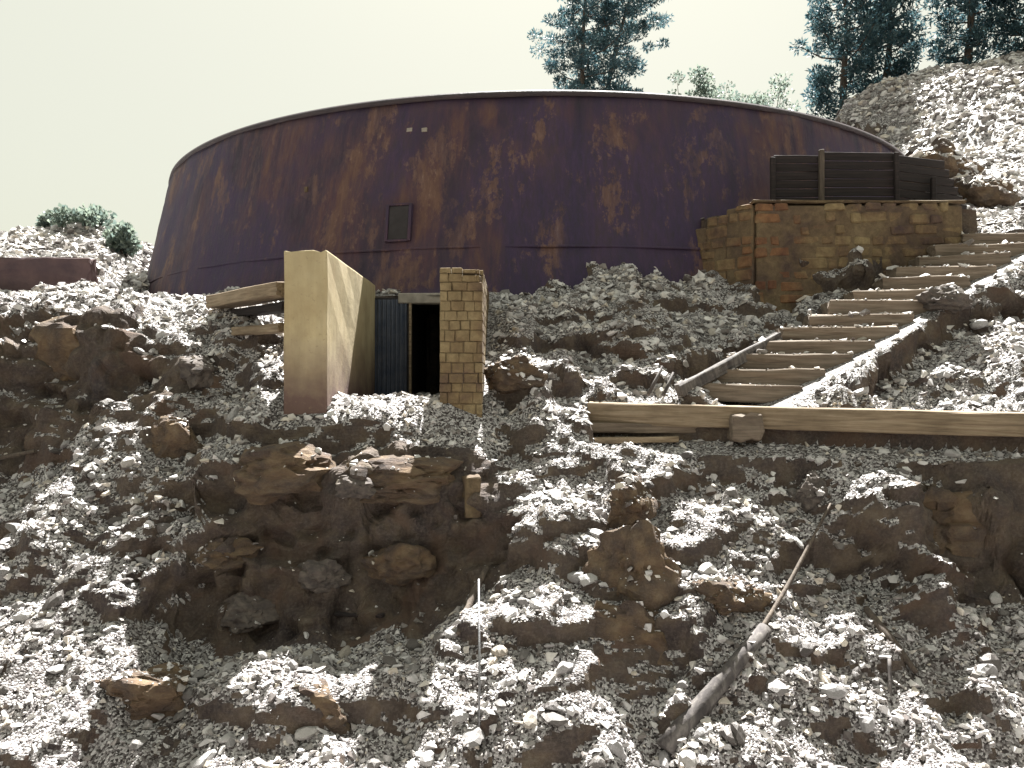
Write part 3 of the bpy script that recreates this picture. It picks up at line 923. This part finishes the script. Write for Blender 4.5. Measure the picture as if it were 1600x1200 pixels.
ok &= ~((np.abs(oC) < .85) & (sC > -.05) & (sC < 1.05))
dens = sstep(.30, .72, nq[:, 2]) * (.45 + .55 * sstep(-.35, .25, fbm(cen * .8, 3, 123))) * (.55 + .45 * sstep(-.3, .3, fbm(cen * 3.2, 2, 223)))
ok[-nforce:] = True
dens[-nforce:] *= .22
def ell(x0, y0, rx, ry, k):
    e = ((cx - x0) / rx) ** 2 + ((cy - y0) / ry) ** 2
    return 1 - k * sstep(1.25, .75, e + .35 * fbm(cen * 1.6, 2, 333))
bare = ell(-2.5, 12.75, 2.7, .85, .93) * ell(-8.7, 15.35, 2.5, .7, .9) * ell(7.3, 12.25, 1.3, .5, .9) * ell(1.7, 11.4, .85, .8, .7) * ell(-6.2, 14.6, .9, .7, .6) * ell(2.6, 12.6, .7, .6, .5) * ell(-5.2, 10.2, 1.3, .5, .7) * ell(4.6, 13.6, 1.6, .35, .75)  # bare rock, also cleared of stones to darken the shaded hollow
dens *= bare
dvis = dens.copy()
dens = np.where(ok, dens * area, 0) * np.clip(13.0 / np.maximum(cy, 8), .2, 1.3) ** .9
NS = 165000
pick = rng.choice(len(cen), NS, p=dens / dens.sum())
a, b = rng.random(NS), rng.random(NS)
q4 = tri0[pick]
pos = (q4[:, 0] * ((1 - a) * (1 - b))[:, None] + q4[:, 1] * (a * (1 - b))[:, None] + q4[:, 2] * (a * b)[:, None] + q4[:, 3] * ((1 - a) * b)[:, None])
size = np.clip(.0150 * (1 - rng.random(NS)) ** -.58, .0150, .10) * np.clip(pos[:, 1] / 13, .9, 2.6)
# hull variants
variants = []
for k in range(14):
    bm = bmesh.new()
    for _ in range(8):
        q = rng.normal(size=3); q /= np.linalg.norm(q)
        bm.verts.new(tuple(q * np.array([1.0, .8, .55])))
    bmesh.ops.convex_hull(bm, input=bm.verts[:])
    bmesh.ops.triangulate(bm, faces=bm.faces[:])
    bm.verts.index_update()
    bmesh.ops.recalc_face_normals(bm, faces=bm.faces)
    variants.append((np.array([tuple(v.co) for v in bm.verts]), np.array([[v.index for v in f.verts] for f in bm.faces])))
    bm.free()
def rots(nm, k, tilt):
    """rotation matrices turning z to the surface normal with random spin and tilt"""
    zax = nm * .55 + np.array([0, .1, .6]) + rng.normal(size=(k, 3)) * tilt
    zax /= np.linalg.norm(zax, axis=1)[:, None]
    t = rng.normal(size=(k, 3)); xa = np.cross(t, zax); xa /= np.linalg.norm(xa, axis=1)[:, None]
    ya = np.cross(zax, xa)
    return np.stack([xa, ya, zax], 2)
VV, FF, base = [], [], 0
var = rng.integers(0, len(variants), NS)
for k, (v0, f0) in enumerate(variants):
    ii = np.where(var == k)[0]
    R = rots(nq[pick[ii]], len(ii), .35)
    loc = v0[None] * size[ii][:, None, None] * rng.uniform(.75, 1.35, (len(ii), 1, 3))
    wv = np.einsum('nij,nkj->nki', R, loc) + pos[ii][:, None, :] + nq[pick[ii]][:, None, :] * (size[ii] * .14)[:, None, None]
    VV.append(wv.reshape(-1, 3))
    FF.append((f0[None] + (np.arange(len(ii)) * len(v0))[:, None, None] + base).reshape(-1, 3))
    base += len(ii) * len(v0)
mi = ((dvis[:len(quads)] > .09) & (cy[:len(quads)] > 5)).astype(np.int32)  # pale gravel for gentle sunlit scree, dark earth for shaded steep faces
hill.data.materials.append(M_GRAVEL)
hill.data.polygons.foreach_set('material_index', mi)
rub = link('rubble', mesh_np('rubble', np.concatenate(VV), np.concatenate(FF), M_STONE))
tag(rub, 'loose pale grey rubble and gravel strewn over the whole slope', 'rubble', kind='stuff')

# the larger loose stones, each by itself
zones = [
    (lambda u, v, d: (u < 300) & (v > 690) & (v < 1000), 'pale loose stone in the rubble on the lower left slope', 60),
    (lambda u, v, d: (u < 620) & (v >= 1010), 'loose stone in the rubble along the bottom left', 40),
    (lambda u, v, d: (u >= 620) & (u < 1000) & (v > 740), 'loose stone on the lower middle slope around the steel rod', 55),
    (lambda u, v, d: (u >= 1000) & (v > 700), 'pale loose stone on the lower right slope around the dead branches', 70),
    (lambda u, v, d: (u > 780) & (u < 1130) & (v > 420) & (v < 620) & (d < 19), 'pale stone on the rubble mound between pillar and stairway', 40),
    (lambda u, v, d: (u > 1280) & (v > 440) & (v < 625) & (d < 20), 'pale stone on the rubble bank right of the stairway', 30),
    (lambda u, v, d: (u > 0) & (u < 440) & (v > 470) & (v < 680) & (d < 19), 'pale stone on the broken ground left of the wing wall', 30),
]
RV = [rock_mesh('loose_stone', 700 + k, M_ROCK, 2, 11, .06) for k in range(12)]
for fn, lab, cnt in zones:
    m = fn(uu, vv_, cy) & (uu > -20) & (uu < 1620) & (vv_ < 1210)
    pr = np.where(m, dens, 0)
    if pr.sum() <= 0: continue
    pk = rng.choice(len(cen), cnt, p=pr / pr.sum())
    R = rots(nq[pk], cnt, .4)
    for i, f in enumerate(pk):
        sz = float(np.clip(.07 * (1 - rng.random()) ** -.35, .065, .15))
        o = link('loose_stone', RV[int(rng.integers(0, len(RV)))])
        mt_ = Matrix(R[i].tolist()).to_4x4()
        o.rotation_euler = mt_.to_euler()
        o.location = tuple(cen[f] + nq[f] * sz * .2)
        o.scale = (sz * rng.uniform(.8, 1.4), sz * rng.uniform(.7, 1.1), sz * rng.uniform(.5, .8))
        tag(o, lab, 'stone', lab.replace('stone', 'stones'))

# ------------------------------------------------------------------ trees and scrub
def foliage(name, centres, radii, per, size, mat, seed, squash=.7, aspect=.22):
    r = np.random.default_rng(seed)
    n_ = len(centres) * per
    c = np.repeat(np.array(centres), per, 0); R = np.repeat(np.array(radii), per)
    d = r.normal(size=(n_, 3)); d /= np.linalg.norm(d, axis=1)[:, None]
    pos_ = c + d * (R * r.random(n_) ** .45)[:, None] * np.array([1, 1, squash])
    dirn = d * .8 + r.normal(size=(n_, 3)) * .6 + np.array([0, 0, .3]); dirn /= np.linalg.norm(dirn, axis=1)[:, None]
    sd = np.cross(dirn, r.normal(size=(n_, 3))); sd /= np.linalg.norm(sd, axis=1)[:, None]
    ln = size * r.uniform(.6, 1.4, n_)[:, None]
    wv = ln * aspect
    V = np.stack([pos_ - sd * wv * .5, pos_ + dirn * ln * .5 - sd * wv, pos_ + dirn * ln, pos_ + dirn * ln * .5 + sd * wv], 1).reshape(-1, 3)
    return mesh_np(name, V, np.arange(n_ * 4).reshape(-1, 4), mat)

def pine(loc, H, crown_lo, width, label, seed, lean=(0, 0), clumps=80, per=60, group=None, trunk_r=.28):
    r = random.Random(seed)
    root = empty('pine_tree', loc)
    tag(root, label, 'tree', group)
    npt = 12
    tp = [Vector((lean[0] * t * t + .15 * math.sin(t * 7 + seed), lean[1] * t, H * t - .6)) for t in [i / (npt - 1) for i in range(npt)]]
    tr = link('trunk', tube('trunk', tp, [trunk_r * (1 - .85 * i / (npt - 1)) for i in range(npt)], M_BARK, 8), root)
    cs, rs = [], []
    for k in range(clumps):
        t = crown_lo + (1 - crown_lo) * (k + r.random()) / clumps
        base_ = tp[0].lerp(tp[-1], 0)
        j = min(int(t * (npt - 1)), npt - 2); f = t * (npt - 1) - j
        base_ = tp[j].lerp(tp[j + 1], f)
        env = width * (.35 + .65 * math.sin(math.pi * min(1, (t - crown_lo) / (1 - crown_lo) * .8 + .12)))
        a_ = k * 2.4 + r.uniform(-.5, .5)
        rd = env * r.uniform(.35, 1.0)
        tip = base_ + Vector((math.cos(a_) * rd, math.sin(a_) * rd, rd * r.uniform(.05, .45)))
        cs.append(tuple(tip)); rs.append(r.uniform(.35, .75))
        if rd > env * .6: 
            cs.append(tuple(base_.lerp(tip, .68))); rs.append(r.uniform(.35, .6))
        if k % 2 == 0:
            mid = base_.lerp(tip, .5) + Vector((0, 0, -.1 * rd))
            link('limb', tube('limb', [base_, mid, tip], [.07 * (1 - t * .5), .045, .02], M_BARK, 5), root)
    link('crown', foliage('crown', cs, rs, int(per * 2.3), .27, M_PINE, seed, .55, .16), root)
    return root
def tree_at(u, vbase, d, zbase=None):
    q = P(u, vbase, d)
    g = gz(q.x, q.y, q.z)
    return (q.x, q.y, g)
tg = 'pines on the hill behind the tank'
pine(tree_at(912, 0, 58), 21, .22, 3.9, 'pine with straight trunk rising behind the tank, left of its leaning neighbour', 1, (.2, 0), 125, 60, tg)
pine(tree_at(938, 0, 60), 22, .22, 3.9, 'pine with leaning trunk rising behind the tank', 2, (4.2, 0), 125, 60, tg)
pine(tree_at(1322, 0, 46), 10, .02, 2.8, 'bushy pine on the skyline between tank and right-hand hill', 3, (-.3, 0), 85, 50, tg)
pine(tree_at(1385, 0, 47), 10, .02, 2.0, 'slim pine close to the right of the bushy skyline pine', 4, (.3, 0), 70, 50, tg)
pine(tree_at(1512, 0, 45), 9.5, .02, 2.2, 'dark pine on the right-hand hill second from the right edge', 5, (.2, 0), 80, 50, tg)
pine(tree_at(1605, 0, 44), 9.5, .0, 2.2, 'dark pine at the top right corner', 6, (0, 0), 85, 60, tg)
def bush(u, vtop, d, wd, label, seed, tmin=.25):
    q = P(u, vtop, d)
    g = gz(q.x, q.y, q.z - 1.5)
    hgt = max(q.z - g, .5)
    r = random.Random(seed)
    root = empty('shrub', (q.x, q.y, g)); tag(root, label, 'shrub', 'scrub on the skyline')
    cs, rs = [], []
    for k in range(16):
        a_ = r.uniform(0, 6.3); rd = wd * .5 * r.random() ** .5
        t_ = r.uniform(tmin, .97)
        cs.append((math.cos(a_) * rd * (1.15 - t_ * (.7 if tmin < .5 else .25)), math.sin(a_) * rd, hgt * t_)); rs.append(wd * r.uniform(.13, .24))
        if k % 3 == 0: link('stem', tube('stem', [Vector((0, 0, -.2)), Vector(cs[-1]) * .5, Vector(cs[-1])], [.05, .035, .015], M_BARK, 5), root)
    link('foliage', foliage('foliage', cs, rs, 100, .2, M_BUSH, seed, .8, .35), root)
bush(1078, 108, 55, 2.6, 'small dark shrub poking above the tank rim, right of the pines', 11, .62)
bush(1138, 124, 55, 4.2, 'low shrub above the tank rim, middle of the three small ones', 12, .62)
bush(1196, 134, 54, 3.4, 'low shrub above the tank rim, rightmost of the three small ones', 13, .62)
bush(132, 342, 34, 2.4, 'rounded scrub bush on the left skyline', 14)
bush(195, 355, 33, 1.4, 'small scrub bush between the left skyline bush and the tank', 15)
bush(85, 362, 35, 1.2, 'low scrub at the left end of the left skyline bush', 16)
